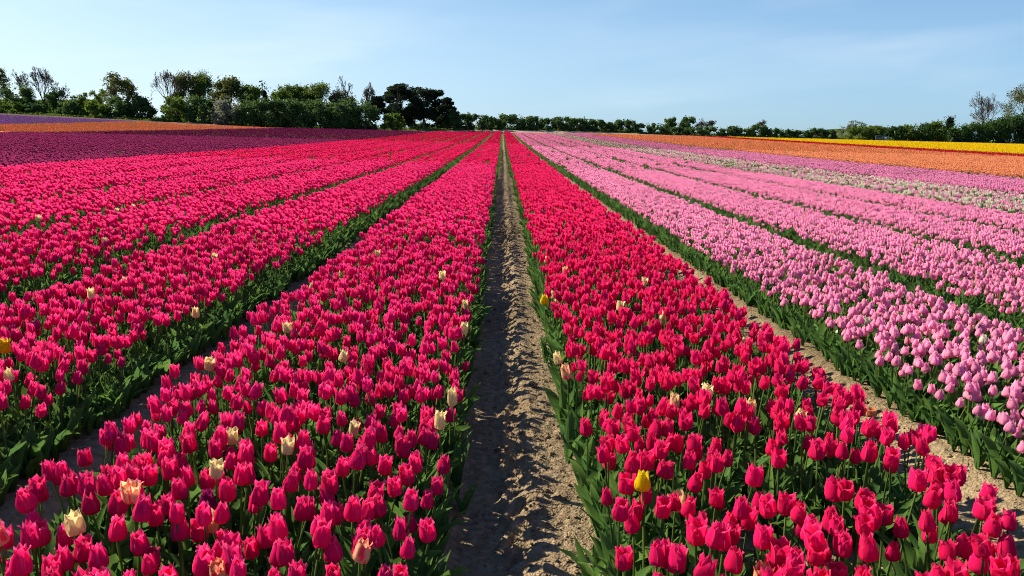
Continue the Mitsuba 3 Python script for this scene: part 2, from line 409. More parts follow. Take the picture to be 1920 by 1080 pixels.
def key_for(name):
    key, n = name, 0
    while key in labels: n += 1; key = f'{name}_{n:03d}'
    return key


def in_view(x, y, margin=2.6):
    return (np.abs(x - 0.006 * y) < 0.645 * (y * 0.985 + 0.35) + margin)


# --- the odd blooms that stand out, by where their heads are in the photograph: each is put on the bed under it
HEAD = 0.385


def at_head(px, py, h=HEAD):
    d = px_ray(px, py)
    t = 1.0
    for _ in range(60):
        p = EYE + d * t
        t += (p[2] - h - rise(p[0], p[1])) / max(-d[2], 0.02) * 0.7
    return (EYE + d * t)[:2]


ODD = [
    # px, py, kind, name, size, label
    (22, 1000, FLAME, 'cream_tipped_tulip', 1.1, 'pink tulip with cream petal tips at the lower left corner of the picture'),
    (258, 950, FLAME, 'striped_tulip', 1.05, 'pink tulip streaked with cream near the lower left corner, beside a cream one'),
    (162, 965, CREAM, 'cream_tulip', 1.05, 'cream yellow tulip leaning between deep pink blooms in the lower left foreground'),
    (441, 795, CREAM, 'cream_tulip', 1.15, 'large pale cream tulip standing upright in the left bed, above the magenta bloom'),
    (404, 890, CREAM, 'cream_tulip', 0.9, 'cream tulip half hidden just above the magenta bloom in the left bed'),
    (380, 912, DARKP, 'magenta_tulip', 1.0, 'purplish magenta tulip with loosely open petals in the left bed'),
    (420, 928, FLAME, 'cream_tipped_tulip', 0.95, 'dusky pink tulip with ragged cream rim, to the right of the magenta bloom'),
    (393, 1035, FLAME, 'flamed_tulip', 1.05, 'red tulip flamed with cream and yellow, nearest the bottom edge in the left bed'),
    (452, 1074, CREAM, 'cream_tulip', 1.0, 'cream yellow tulip cut off by the bottom edge in the left bed'),
    (662, 1050, FLAME, 'flamed_tulip', 1.0, 'salmon and cream flamed tulip at the lower right of the left bed'),
    (824, 795, CREAM, 'cream_tulip', 0.85, 'slim cream tulip on the furrow side edge of the left bed'),
    (858, 733, CREAM, 'cream_tulip', 0.85, 'cream and pink tulip on the left lip of the shaded furrow'),
    (660, 783, CREAM, 'cream_tulip', 0.85, 'small cream tulip in the middle of the left bed, below two paler ones'),
    (533, 848, CREAM, 'cream_tulip', 0.9, 'cream tulip partly behind a deep pink bloom in the middle of the left bed'),
    (528, 619, CREAM, 'cream_tulip', 1.2, 'squarish pale yellow tulip near the left edge of the left bed'),
    (630, 656, CREAM, 'cream_tulip', 1.1, 'squarish pale yellow tulip a little right of and below its twin'),
    (388, 668, CREAM, 'cream_tulip', 1.0, 'cream tulip blushed with pink on the outer edge of the left bed'),
    (645, 495, CREAM, 'cream_tulip', 1.1, 'far pale cream tulip on the outer shoulder of the left bed'),
    (582, 523, CREAM, 'cream_tulip', 1.0, 'cream tulip at the outer left lip of the left bed, well up the slope'),
    (826, 520, CREAM, 'cream_tulip', 1.1, 'cream tulip far up the left bed near the furrow'),
    (863, 604, CREAM, 'cream_tulip', 1.0, 'cream tulip touched with pink on the right edge of the left bed'),
    (874, 556, CREAM, 'cream_tulip', 0.9, 'small pale tulip at the furrow lip far up the left bed'),
    (708, 480, CREAM, 'cream_tulip', 1.0, 'tiny cream tulip in the middle of the left bed towards the horizon'),
    (8, 660, YELLOW, 'yellow_tulip', 1.0, 'yellow tulip at the left edge of the picture in the second bed'),
    (32, 693, CREAM, 'cream_tulip', 1.0, 'cream and yellow tulip at the left edge, just below the yellow one'),
    (405, 474, CREAM, 'cream_tulip', 1.1, 'pale cream tulip on the right shoulder of the second bed from the furrow'),
    (357, 566, CREAM, 'cream_tulip', 0.95, 'cream tulip in the near part of the second bed left of the furrow'),
    (228, 512, CREAM, 'cream_tulip', 1.0, 'whitish tulip in the middle of the second bed left of the furrow'),
    (170, 555, CREAM, 'cream_tulip', 0.9, 'small cream tulip in the near left part of the second bed'),
    (243, 384, CREAM, 'cream_tulip', 1.2, 'right one of two whitish tulips side by side in the fourth left bed'),
    (217, 387, CREAM, 'cream_tulip', 1.2, 'left one of two whitish tulips side by side in the fourth left bed'),
    (70, 414, CREAM, 'cream_tulip', 1.2, 'pale cream tulip at the far left of the fourth bed'),
    (190, 453, CREAM, 'cream_tulip', 1.1, 'yellowish cream tulip on the near edge of the third bed on the left'),
    # the bed right of the furrow
    (1300, 906, FLAME, 'flamed_tulip', 1.15, 'cream tulip flamed with salmon pink, upright in the right bed'),
    (1217, 920, YELLOW, 'yellow_tulip', 1.0, 'bright yellow tulip behind a deep pink bloom in the right bed'),
    (1398, 733, CREAM, 'cream_tulip', 1.0, 'yellow cream tulip in the middle of the right bed, left of a wider cream one'),
    (1497, 754, CREAM, 'cream_tulip', 1.15, 'wide creamy tulip near the middle of the right bed, with pink blooms on its left'),
    (1328, 740, CREAM, 'cream_tulip', 1.0, 'cream tulip with ragged petals, left of two other cream ones in the right bed'),
    (1261, 742, FLAME, 'flamed_tulip', 0.9, 'small orange flamed tulip near the furrow side of the right bed'),
    (1644, 770, ORANGE, 'orange_tulip', 1.1, 'wide open orange tulip low on the outer edge of the right bed'),
    (1728, 795, DARKP, 'dark_purple_tulip', 1.0, 'dark purplish tulip on the outer edge of the right bed beside bare soil'),
    (1072, 712, FLAME, 'salmon_tulip', 0.95, 'salmon and cream tulip low on the furrow edge of the right bed'),
    (1062, 663, CREAM, 'cream_tulip', 1.1, 'tall cream and orange tulip on the furrow edge of the right bed above a salmon'),
    (1027, 571, YELLOW, 'yellow_tulip', 1.1, 'yellow tulip on the furrow edge of the right bed, next to a cream one'),
    (1046, 541, CREAM, 'cream_tulip', 1.2, 'upper one of the cream tulips clustered on the furrow edge of the right bed'),
    (1033, 538, CREAM, 'cream_tulip', 1.1, 'cream tulip leaning over the furrow edge beside its upper neighbour'),
    (1162, 578, CREAM, 'cream_tulip', 1.0, 'cream tulip far up the middle of the right bed'),
    (1236, 582, CREAM, 'cream_tulip', 1.0, 'cream orange tulip near the sparse patch in the right bed'),
    (1402, 626, CREAM, 'cream_tulip', 1.0, 'cream tulip near the outer edge of the right bed, far up'),
    (1209, 533, CREAM, 'cream_tulip', 1.0, 'yellowish tulip high up the right bed towards its outer edge'),
    (1065, 510, CREAM, 'cream_tulip', 1.0, 'cream tulip high up the right bed close to the furrow'),
    (1020, 480, CREAM, 'cream_tulip', 1.0, 'pale tulip on the furrow edge, highest of the cream ones in the right bed'),
    (1674, 1068, FLAME, 'flamed_tulip', 1.1, 'orange and cream flamed tulip at the bottom edge of the right bed'),
    (1418, 1052, FLAME, 'cream_tipped_tulip', 1.05, 'deep pink tulip with one cream and yellow side near the bottom of the right bed'),
    # among the pale pink ones
    (1842, 784, WHITE, 'white_tulip', 1.1, 'low white tulip at the near edge of the pale pink bed beside the path'),
    (1621, 595, WHITE, 'white_tulip', 1.05, 'round white tulip on the near edge of the pale pink bed'),
    (1848, 640, WHITE, 'white_tulip', 1.0, 'white tulip between pale pink blooms at the right side of the picture'),
    (1263, 363, WHITE, 'white_tulip', 1.1, 'white tulip in the dark gap behind the first pale pink bed'),
    (1566, 616, WHITE, 'white_tulip', 0.9, 'small white tulip low in the leaves of the pale pink bed'),
]


def tag(key, label, cat, group=None, kind=None):
    labels[key] = {'label': label, 'category': cat}
    if group: labels[key]['group'] = group
    if kind: labels[key]['kind'] = kind


SHAPES = {}


def spun(v, a): return v[0] * math.cos(a) - v[1] * math.sin(a), v[0] * math.sin(a) + v[1] * math.cos(a)


def place_tulip(key, kind, tpl, x, y, rot, sc, z=None, lod=0, petals=True, h=None):
    """One tulip with its parts under its own key; the templates' meshes are shared."""
    tk = (kind, tpl, lod, petals)
    if tk not in SHAPES:
        parts = make_tulip(kind, tpl, lod)
        if not petals:
            parts = [p for p in parts if p[0] != 'petal'] + [('flower', joined([p for p in parts if p[0] == 'petal']))]
        SHAPES[tk] = [(n, shape(a)) for n, a in parts]
    m = T().translate([x, y, float(ground_z(x, y)) - 0.005 if z is None else z]).rotate([0, 0, 1], math.degrees(rot)).scale(sc if np.ndim(sc) == 0 else list(sc))
    cnt = {}
    for n, s in SHAPES[tk]:
        c = cnt.get(n, 0); cnt[n] = c + 1
        scene[f'{key}__{n}' + (f'_{c:03d}' if c else '')] = {**s, 'to_world': m}


odd_xy = []
for i, (px, py, kind, nm, size, lab) in enumerate(ODD):
    h = HEAD if kind != WHITE else 0.28
    if (px, py) in ((1842, 784), (1644, 770), (1566, 616)): h = 0.17
    x, y = at_head(px, py, h)
    key = key_for(nm)
    tag(key, lab, 'tulip')
    odd_xy.append((x, y))
    fh = FORM[kind][5] + 0.5 * FORM[kind][1]
    size *= 0.93
    place_tulip(key, kind, 100 + i % 9, x, y, rng.uniform(0, 6.3), (size, size, (h - float(ground_z(x, y)) + rise(x, y)) / fh))
odd_xy = np.array(odd_xy)

# --- the beds
pools = {}
for k in range(-62, 66):
    kd = bed_kind(k)
    xc = 0.5 * (gap(k) + gap(k + 1))
    ymin = max(1.25, (abs(xc) - 2.6 - 0.9 - 0.25) / 0.645)
    if ymin < MID:
        x, y = bed_points(k, ymin, MID + 1e-6, DENS if kd != WHITE else 56, rng)
        m = in_view(x, y)
        x, y = x[m], y[m]
        dmin = np.min(np.hypot(x[:, None] - odd_xy[None, :, 0], y[:, None] - odd_xy[None, :, 1]), 1)
        x, y = x[dmin > 0.045], y[dmin > 0.045]
        kinds = np.full(len(x), kd)
        if kd == WHITE:
            kinds = np.where(rng.random(len(x)) < 0.68, WHITE, LILAC)
        pools.setdefault(NAME[kd], []).append((x, y, kinds, np.full(len(x), k)))

def zone_label(kind, k, x, y, sc, rank, tilt):
    """How a tulip looks and where among its neighbours it stands, in words."""
    x0, x1 = bed_range(k)
    t = min(max((x - x0) / (x1 - x0), 0), 0.999)
    size = 'tall' if sc > 1.02 else 'low' if sc < 0.95 else 'middling'
    lean = 'leaning right' if tilt[0] > 0.07 else 'leaning left' if tilt[0] < -0.07 else 'tipped away' if tilt[1] > 0.06 else 'nodding forward' if tilt[1] < -0.06 else 'upright'
    row = ('front row', 'second row', 'third row', 'fourth row', 'fifth row', 'sixth row', 'seventh row', 'eighth row', 'ninth row')[min(8, int(rank / 300 * 9))]
    if kind in (PINK, CRIMSON):
        side = {-1: ('outer rim', 'left part', 'middle', 'right part', 'furrow rim'), 0: ('furrow rim', 'left part', 'middle', 'right part', 'outer rim')}.get(k, ('left rim', 'left part', 'middle', 'right part', 'shaded rim'))[int(t * 5)]
        bed = {-1: 'bed left of furrow', 0: 'bed right of furrow'}.get(k, 'second bed on left')
        return f'{size} deep pink tulip {lean}, {row}, {side}, {bed}', f'nearest deep pink tulips, {bed}'
    side = ('path rim', 'path side', 'middle', 'far side', 'far rim')[int(t * 5)]
    return f'{size} pale pink tulip {lean}, {row}, {side}, pale bed by path', 'nearest pale pink tulips'


STUFF_LABEL = {
    'deep_pink_tulip': 'dense carpet of deep pink tulips filling the beds beside the furrow', 'pale_pink_tulip': 'dense carpet of pale pink tulips filling the beds on the right',
    'white_tulip': 'sparse white and pink tulips with much green leaf beyond the pale pink beds', 'lilac_pink_tulip': 'lilac pink tulips in beds beyond the white ones',
    'orange_tulip': 'bands of orange tulips in the distance', 'red_tulip': 'thin dark red band of tulips before the yellow one',
    'yellow_tulip': 'bright yellow band of tulips below the right hedge', 'maroon_tulip': 'dark maroon tulips filling the block on the left',
    'purple_tulip': 'violet tulips in the farthest band on the left'}
STUFF_NAME = {n: n.replace('_tulip', '_tulip_carpet') for n in STUFF_LABEL}
NT = 14
SOLO = {'deep_pink_tulip': 300, 'pale_pink_tulip': 300, 'maroon_tulip': 300, 'white_tulip': 200, 'lilac_pink_tulip': 200}
for name, lst in pools.items():
    x, y, kd, kk = (np.concatenate([a[i] for a in lst]) for i in range(4))
    z = ground_z(x, y) - 0.004
    hp = np.stack([x, y, z + 0.37], -1)
    px, py, dep = project(hp)
    dist = np.linalg.norm(hp - EYE, axis=1)
    vis = (px > 4) & (px < 1916) & (py < 1090) & (py > 0)
    rot, sc = rng.uniform(0, 6.3, len(x)), rng.uniform(0.92, 1.08, len(x))
    # plants on a bed's rim stand a little lower
    e0 = np.array([bed_range(int(k))[0] for k in kk]); e1 = np.array([bed_range(int(k))[1] for k in kk])
    edge = np.minimum(x - e0, e1 - x)
    sc = sc * (0.90 + 0.10 * sst(-0.05, 0.16, edge))
    tpl = rng.integers(0, NT, len(x))
    order = np.argsort(np.where(vis, dist, 1e9))[:SOLO.get(name, 0)]
    order = order[vis[order]]
    solo = np.zeros(len(x), bool); solo[order] = True
    for n_, i in enumerate(order):
        key = key_for(name)
        if name in ('deep_pink_tulip', 'pale_pink_tulip'):
            for q_ in range(0 if (int(kd[i]), int(tpl[i])) in LEAN else 1): make_tulip(int(kd[i]), int(tpl[i]), 0)
            lab, grp = zone_label(int(kd[i]), int(kk[i]), x[i], y[i], sc[i], n_, spun(LEAN[int(kd[i]), int(tpl[i])], rot[i]))
            tag(key, lab, 'tulip', grp)
            place_tulip(key, int(kd[i]), int(tpl[i]), x[i], y[i], rot[i], float(sc[i]), float(z[i]), lod=0, petals=True if name == 'deep_pink_tulip' else n_ < 150)
        else:
            b0, b1 = bed_range(int(kk[i])); t_ = (x[i] - b0) / (b1 - b0)
            size = 'tall' if sc[i] > 1.02 else 'low' if sc[i] < 0.95 else 'middling'
            side = 'left rim' if t_ < 0.25 else 'left part' if t_ < 0.5 else 'right part' if t_ < 0.75 else 'right rim'
            row = 'nearest' if n_ < 40 else 'very near' if n_ < 80 else 'near' if n_ < 120 else 'further' if n_ < 200 else 'farthest'
            lab, grp = {'maroon_tulip': (f'{size} dark maroon tulip, {row}, {side} of its row, dark block beside pink bed', 'nearest maroon tulips'),
                        'white_tulip': (f'{size} {"white" if kd[i] == WHITE else "pinkish"} tulip among green leaves, {row}, {side}, beyond the pale pink beds', 'nearest white tulips'),
                        'lilac_pink_tulip': (f'{size} lilac pink tulip, {row}, {side} of its row, behind the white ones', 'nearest lilac tulips')}[name]
            tag(key, lab, 'tulip', grp)
            tk = ('far', int(kd[i]), int(tpl[i]))
            if tk not in SHAPES: SHAPES[tk] = shape(make_far_tulip(int(kd[i]), int(tpl[i])))
            scene[key] = {**SHAPES[tk], 'to_world': T().translate([x[i], y[i], float(z[i])]).rotate([0, 0, 1], math.degrees(rot[i])).scale(float(sc[i]))}
    bag = Bag()
    for kind in np.unique(kd):
        for lo, hi, temps in ((0, NEAR, [joined(make_tulip(int(kind), s, 1)) for s in range(NT)]), (NEAR, 99, [make_far_tulip(int(kind), s) for s in range(NT)])):
            m = ~solo & (kd == kind) & (y >= lo) & (y < hi)
            if m.any(): bag.add(*stamp(temps, tpl[m], x[m], y[m], z[m], rot[m], sc[m], rng.integers(0, 40, m.sum())))
    key = STUFF_NAME[name]
    tufts = [(joined([p for p in make_tulip(PINK, s_, 1) if p[0] == 'leaf'])) for s_ in range(10)]
    far_tufts = [joined([('leaf', a) for a in blades(s_)]) for s_ in range(8)]
    for k in np.unique(kk):
        for rim in (0, 1, 2):
            x0, x1 = bed_range(int(k)); ya, yb = y[kk == k].min(), y[kk == k].max()
            n = int((yb - ya) * ((9 if k < 0 else 12) if rim < 2 else 20 * (x1 - x0)))
            ty = rng.uniform(ya, yb, n)
            tx = rng.uniform(x0, x1, n) if rim == 2 else (x0 + 0.03 + rng.normal(0, 0.03, n) if rim == 0 else x1 - 0.03 + rng.normal(0, 0.03, n))
            if rim == 2 or k not in (-1, 0): m = ty < (NEAR + 2 if rim == 2 else 99)
            else: m = ty < 99
            tx, ty = tx[m], ty[m]
            for lo, hi, tm in ((0, NEAR, tufts), (NEAR, 99, far_tufts)):
                m = (ty >= lo) & (ty < hi); q = int(m.sum())
                if q: bag.add(*stamp(tm, rng.integers(0, len(tm), q), tx[m], ty[m], ground_z(tx[m], ty[m]) - 0.004, rng.uniform(0, 6.3, q), rng.uniform(0.75, 1.05, q) * (0.85 if name != 'deep_pink_tulip' else 1.0), rng.integers(0, 40, q)))
    if bag.n:
        scene[key] = shape(bag.arrays())

# --- beyond: strips of bed, each strip a patch of tulips used many times
patch_no, counter = {}, {}
for k in range(-62, 66):
    kd = bed_kind(k)
    x0, x1 = bed_range(k)
    xc = (x0 + x1) / 2
    y = MID
    yend = float(field_end(xc)) - 1.0
    ymin = (abs(xc) - 8.0) / 0.65
    while y < yend:
        far = y >= FAR
        L = 6.0 if far else 3.0
        if y + L > ymin:
            var = int(rng.integers(0, 3))
            pk = (kd, far, var)
            if pk not in patch_no:
                pr = np.random.default_rng(500 + 10 * kd + var + 100 * far)
                dens = (44 if far else DENS * 0.85) * (0.5 if kd == WHITE else 1)
                w = 1.34
                n = int(dens * L * w)
                lx, ly = pr.uniform(-w / 2, w / 2, n), pr.uniform(0, L, n)
                ok = meshkit.noise(np.stack([lx * 2.6, ly * 1.5, lx * 0 + var], -1), 5) > 0.22
                ok &= meshkit.noise(np.stack([lx * 5.5, ly * 0.35, lx * 0 + 3 * var], -1), 15) > 0.30
                lx, ly = lx[ok], ly[ok]; n = len(lx)
                ks = [kd] if kd != WHITE else [WHITE, LILAC]
                bag = Bag()
                for kk_ in ks:
                    temps = [make_far_tulip(kk_, s, 4 if far else 6, 1) for s in range(10)]
                    sel = pr.random(n) < 1.0 / len(ks) if len(ks) > 1 else np.ones(n, bool)
                    if kk_ == LILAC and kd == WHITE: sel = pr.random(n) < 0.4
                    q = int(sel.sum())
                    bag.add(*stamp(temps, pr.integers(0, 10, q), lx[sel], ly[sel], np.zeros(q), pr.uniform(0, 6.3, q), pr.uniform(0.84, 1.10, q) * (1.2 if far else 1.0), pr.integers(0, 40, q)))
                q = int(L * (16 if not far else 7))
                for sg in (-1, 1):
                    bag.add(*stamp([joined([('leaf', a) for a in blades(s_)]) for s_ in range(5)], pr.integers(0, 5, q), sg * (w / 2 + 0.02) + pr.normal(0, 0.03, q), pr.uniform(0, L, q), np.zeros(q), pr.uniform(0, 6.3, q), np.full(q, 0.95 if not far else 1.15), pr.integers(0, 40, q)))
                nm = f'patch_{NAME[kd]}_{int(far)}_{var}'
                scene[nm] = {'type': 'shapegroup', 'strip': shape(bag.arrays())}
                patch_no[pk] = nm
            key = STUFF_NAME[NAME[kd]]
            counter[key] = counter.get(key, 0) + 1
            za, zb = float(rise(xc, y)) - (0.1 if far else 0.01), float(rise(xc, y + L)) - (0.1 if far else 0.01)
            ang = math.degrees(math.atan2(zb - za, L))
            m = T().translate([xc, y, za]).rotate([1, 0, 0], ang).scale([(x1 - x0) / 1.34, 1, 1])
            if rng.random() < 0.5: m = m @ T().scale([-1, 1, 1])
            scene[f'{key}__{counter[key]:03d}'] = {'type': 'instance', 'g': {'type': 'ref', 'id': patch_no[pk]}, 'to_world': m}
        y += L
for n, key in STUFF_NAME.items():
    if key in scene or key in counter:
        tag(key, STUFF_LABEL[n], 'tulips', kind='stuff')
# ------------------------------------------------------------------ trees and hedges
def grow(rng, levels, spread, up, wob, n_main, trunk_len, ratio=0.74, rr=0.66):
    """A branching skeleton: segments (points, radii, level) and twig tips, in its own units."""
    segs, tips = [], []

    def go(p, d, L, r, lev):
        pts = [p]; dd = d
        for _ in range(3):
            dd = dd + rng.normal(0, wob, 3) + np.array([0, 0, up * 0.12]); dd /= np.linalg.norm(dd)
            pts.append(pts[-1] + dd * L / 3)
        segs.append((np.array(pts), np.linspace(r, r * 0.72, 4), lev))
        if lev >= levels - 3: tips.append(pts[2])
        if lev == levels:
            tips.append(pts[-1]); return
        n = n_main if lev == 0 else int(rng.choice([2, 2, 3]))
        ph = rng.uniform(0, 6.3)
        for c in range(n):
            a = ph + c * 2 * math.pi / n + rng.normal(0, 0.35)
            x = np.cross(dd, [0.3, 0.5, 0.8]); x /= np.linalg.norm(x); y = np.cross(dd, x)
            k = spread * rng.uniform(0.55, 1.2)
            nd = dd + k * (math.cos(a) * x + math.sin(a) * y) + np.array([0, 0, up * 0.25]); nd /= np.linalg.norm(nd)
            start = pts[-1] if c < 2 or lev == 0 else pts[2]
            go(start, nd, L * (1.0 if lev == 0 else ratio) * rng.uniform(0.8, 1.15), r * 0.72 * (0.9 if c == 0 else rr / 0.72 * 0.9), lev + 1)
    go(np.zeros(3), np.array([rng.normal(0, 0.05), rng.normal(0, 0.05), 1.0]), trunk_len, 0.055, 0)
    return segs, np.array(tips)


def leaves_at(P, size, kind, rng, tones=40, flat=0.0):
    """Small two-triangle leaf sprays of random direction at the points P."""
    n = len(P)
    a = rng.normal(size=(n, 3)); a[:, 2] *= 1 - flat; a /= np.linalg.norm(a, axis=1, keepdims=True)
    b = np.cross(a, rng.normal(size=(n, 3)) * [1 - flat, 1 - flat, 1]); b /= np.linalg.norm(b, axis=1, keepdims=True)
    s = size * rng.uniform(0.6, 1.3, (n, 1))
    v = np.stack([P - a * s, P + b * s * 0.5, P + a * s, P - b * s * 0.5 + np.cross(a, b) * s * 0.25], 1).reshape(-1, 3)
    o = np.arange(n)[:, None] * 4
    f = np.stack([np.hstack([o, o + 1, o + 2]), np.hstack([o, o + 2, o + 3])], 1).reshape(-1, 3)
    uv = np.tile([[0.5, 0.1], [0.8, 0.5], [0.5, 0.9], [0.2, 0.5]], (n, 1)) + np.repeat(np.stack([rng.integers(0, tones, n), np.full(n, kind)], 1), 4, 0)
    return v, f, uv


def wood(segs, sides=(7, 5, 4, 3, 3, 3, 3, 3, 3)):
    b = Bag()
    for pts, rad, lev in segs:
        if lev > 2 and len(pts) > 3: pts, rad = pts[[0, 2, 3]], rad[[0, 2, 3]]
        b.add(*tube(pts, rad, sides[min(lev, 8)], 0, 0))
    return b.arrays()


def px_base(px, dd):
    """The point on the ground dd metres behind the end of the field, in the direction of the photograph's column px."""
    yh = 250 + 0.025 * (px - 942)
    r = px_ray(px, yh)
    t = 150.0
    for _ in range(30):
        p = EYE + r * t
        t += (float(field_end(p[0])) + dd - p[1]) / r[1]
    p = EYE + r * t
    return p[0], p[1], float(ground_z(p[0], p[1]))


def tree(name, px, top, wpx, dd, mode, kind, label, group=None, cat='tree'):
    key = key_for(name)
    rng = np.random.default_rng(int(px * 7 + top * 3))
    x, y, z = px_base(px, dd)
    dist = math.hypot(x, y)
    r = px_ray(px, top)
    H = max(1.2, EYE[2] + r[2] / math.hypot(r[0], r[1]) * dist - z)
    W = wpx * y / F
    base = np.array([x, y, z - 0.15])
    tag(key, label, cat, group)
    twig = None
    P, size, flat = None, 0.26, 0.0
    if mode in ('bare', 'open', 'umbrella', 'brush', 'ivy'):
        lv = {'bare': 7, 'open': 6, 'umbrella': 6, 'brush': 7, 'ivy': 6}[mode]
        sp, up = {'bare': (0.58, 0.22), 'open': (0.92, 0.03), 'umbrella': (0.95, 0.0), 'brush': (0.36, 0.9), 'ivy': (0.6, 0.4)}[mode]
        segs, tips = grow(rng, lv, sp, up, 0.13, {'brush': 5, 'bare': 5}.get(mode, 3), {'brush': 0.35, 'umbrella': 0.8, 'bare': 0.55, 'open': 0.5}.get(mode, 1.0))
        off = tips[:, :2].mean(0) / tips[:, 2].mean()                       # stand the crown over the foot
        segs = [(p - np.hstack([p[:, 2:] * off, p[:, 2:] * 0]), q, lev) for p, q, lev in segs]
        tips = tips - np.hstack([tips[:, 2:] * off, tips[:, 2:] * 0])
        allp = np.vstack([s[0] for s in segs])
        sz = H / np.percentile(allp[:, 2], 99.6)
        sxy = 0.5 * W / np.percentile(np.hypot(allp[:, 0], allp[:, 1]), 97)
        S = np.array([sxy, sxy, sz])
        rs = 0.30 * H * 0.11
        segs = [(p * S + base, np.maximum(q / 0.055 * rs * 0.62, 0.030 if mode == 'bare' else 0.021), lev) for p, q, lev in segs]
        tips = tips * S + base
        main = wood([s for s in segs if s[2] <= 3])
        twig = wood([s for s in segs if s[2] > 3])
        dens = {'bare': 0.05, 'open': 6.5, 'umbrella': 2.2, 'brush': 1.6, 'ivy': 1.5}[mode]
        n = int(len(tips) * dens)
        P = tips[rng.integers(0, len(tips), n)] + rng.normal(0, 0.035 * H, (n, 3)) * [1, 1, 0.8]
        size = 0.10 if mode == 'bare' else 0.17 if mode == 'brush' else 0.20
        if mode in ('ivy', 'open'):      # ivy sleeves round the trunk and the lower limbs
            q = np.vstack([np.linspace(s[0][i], s[0][i + 1], 5) for s in segs if s[2] <= (2 if mode == 'ivy' else 1) for i in range(3)])
            n = 900 if mode == 'ivy' else 350
            iv = q[rng.integers(0, len(q), n)] + rng.normal(0, 0.35 if mode == 'ivy' else 0.22, (n, 3))
            iv[:, 2] = np.maximum(iv[:, 2], z)
    elif mode == 'pine':
        lean = rng.normal(0, 0.05, 2)
        s = np.linspace(0, 1, 6)
        tp = np.stack([lean[0] * H * s ** 2, lean[1] * H * s, 0.93 * H * s], 1)
        segs = [(tp + base, np.linspace(0.030, 0.010, 6) * H, 0)]
        P = []
        for i in range(24):
            h = rng.uniform(0.30, 0.96)
            a = rng.uniform(0, 6.3)
            env = 0.5 * W * math.sqrt(max(0.05, 1 - ((h - 0.60) / 0.44) ** 2))
            c = np.array([math.cos(a), math.sin(a), 0]) * env * rng.uniform(0.3, 0.95) + [np.interp(h, s, tp[:, 0]), 0, h * H]
            st = np.array([np.interp(h - 0.1, s, tp[:, 0]), np.interp(h - 0.1, s, tp[:, 1]), (h - 0.1) * H])
            segs.append((np.array([st, st * 0.5 + c * 0.5 + [0, 0, -0.1], c]) + base, np.array([0.009, 0.007, 0.004]) * H, 3))
            n = int(rng.integers(110, 170)); q = rng.normal(size=(n, 3)); q /= np.linalg.norm(q, axis=1, keepdims=True)
            P.append(c + base + q * np.array([0.19 * W, 0.19 * W, 0.075 * H]) * rng.uniform(0.5, 1.05, (n, 1)))
        P = np.vstack(P); main = wood([(a, b, c if c == 0 else 2) for a, b, c in segs]); size, flat = 0.26, 0.4
    else:                                # 'bush', 'hedge', 'conifer': lobes of leaves from the ground up
        nl = {'bush': 16, 'hedge': 26, 'conifer': 12}[mode]
        lob, rad = [], []
        for i in range(nl):
            h = rng.uniform(0.06, 0.92)
            a = rng.uniform(0, 6.3)
            env = 0.5 * W * ((1 - h) ** 0.9 if mode == 'conifer' else math.sqrt(max(0.04, 1 - max(0, (h - 0.42) / 0.6) ** 2)))
            rr = rng.uniform(0.11, 0.20) * min(W, H * 1.1)
            lob.append([math.cos(a) * max(env - rr * 0.6, 0) * math.sqrt(rng.uniform(0.25, 1)), math.sin(a) * max(env - rr * 0.6, 0) * 0.8, min(h * H, H - rr * 0.8)]); rad.append(rr)
        lob = np.array(lob)
        segs = [(np.array([[0, 0, 0], [0.05 * W, 0, 0.3 * H], [0, 0, 0.62 * H]]) + base, np.array([0.030, 0.022, 0.012]) * H, 2)]
        for c in lob[::2]: segs.append((np.array([[0, 0, 0.2 * H], c * 0.5 + [0, 0, 0.12 * H], c]) + base, np.array([0.012, 0.008, 0.004]) * H, 3))
        main = wood(segs)
        per = int(np.clip(3400 * (W * H / 30) ** 0.6, 700, 5200) / nl)
        P = []
        for c, rr in zip(lob, rad):
            q = rng.normal(size=(per, 3)); q /= np.linalg.norm(q, axis=1, keepdims=True)
            P.append(c + base + q * rr * np.array([1.15, 1.1, 1.0]) * (rng.uniform(0.35, 1.0, (per, 1)) ** 0.5) * (1 + 0.25 * rng.normal(size=(per, 1))))
        n = 60; a = rng.uniform(0, 6.3, n)    # loose sprays that break the outline
        P.append(base + np.stack([np.cos(a) * 0.42 * W * rng.uniform(0, 1, n), np.sin(a) * 0.3 * W, H * rng.uniform(0.72, 1.05, n)], 1))
        P = np.vstack(P); P[:, 2] = np.maximum(P[:, 2], z - 0.05)
    scene[key + '__trunk'] = shape(main, 'bark')
    if twig is not None: scene[key + '__twigs'] = shape(twig, 'bark')
    bag = Bag().add(*leaves_at(P, size, kind, rng, flat=flat))
    scene[key + '__crown'] = shape(bag.arrays())
    if mode in ('ivy', 'open'):
        scene[key + '__ivy'] = shape(leaves_at(iv, 0.16, IVY, rng))


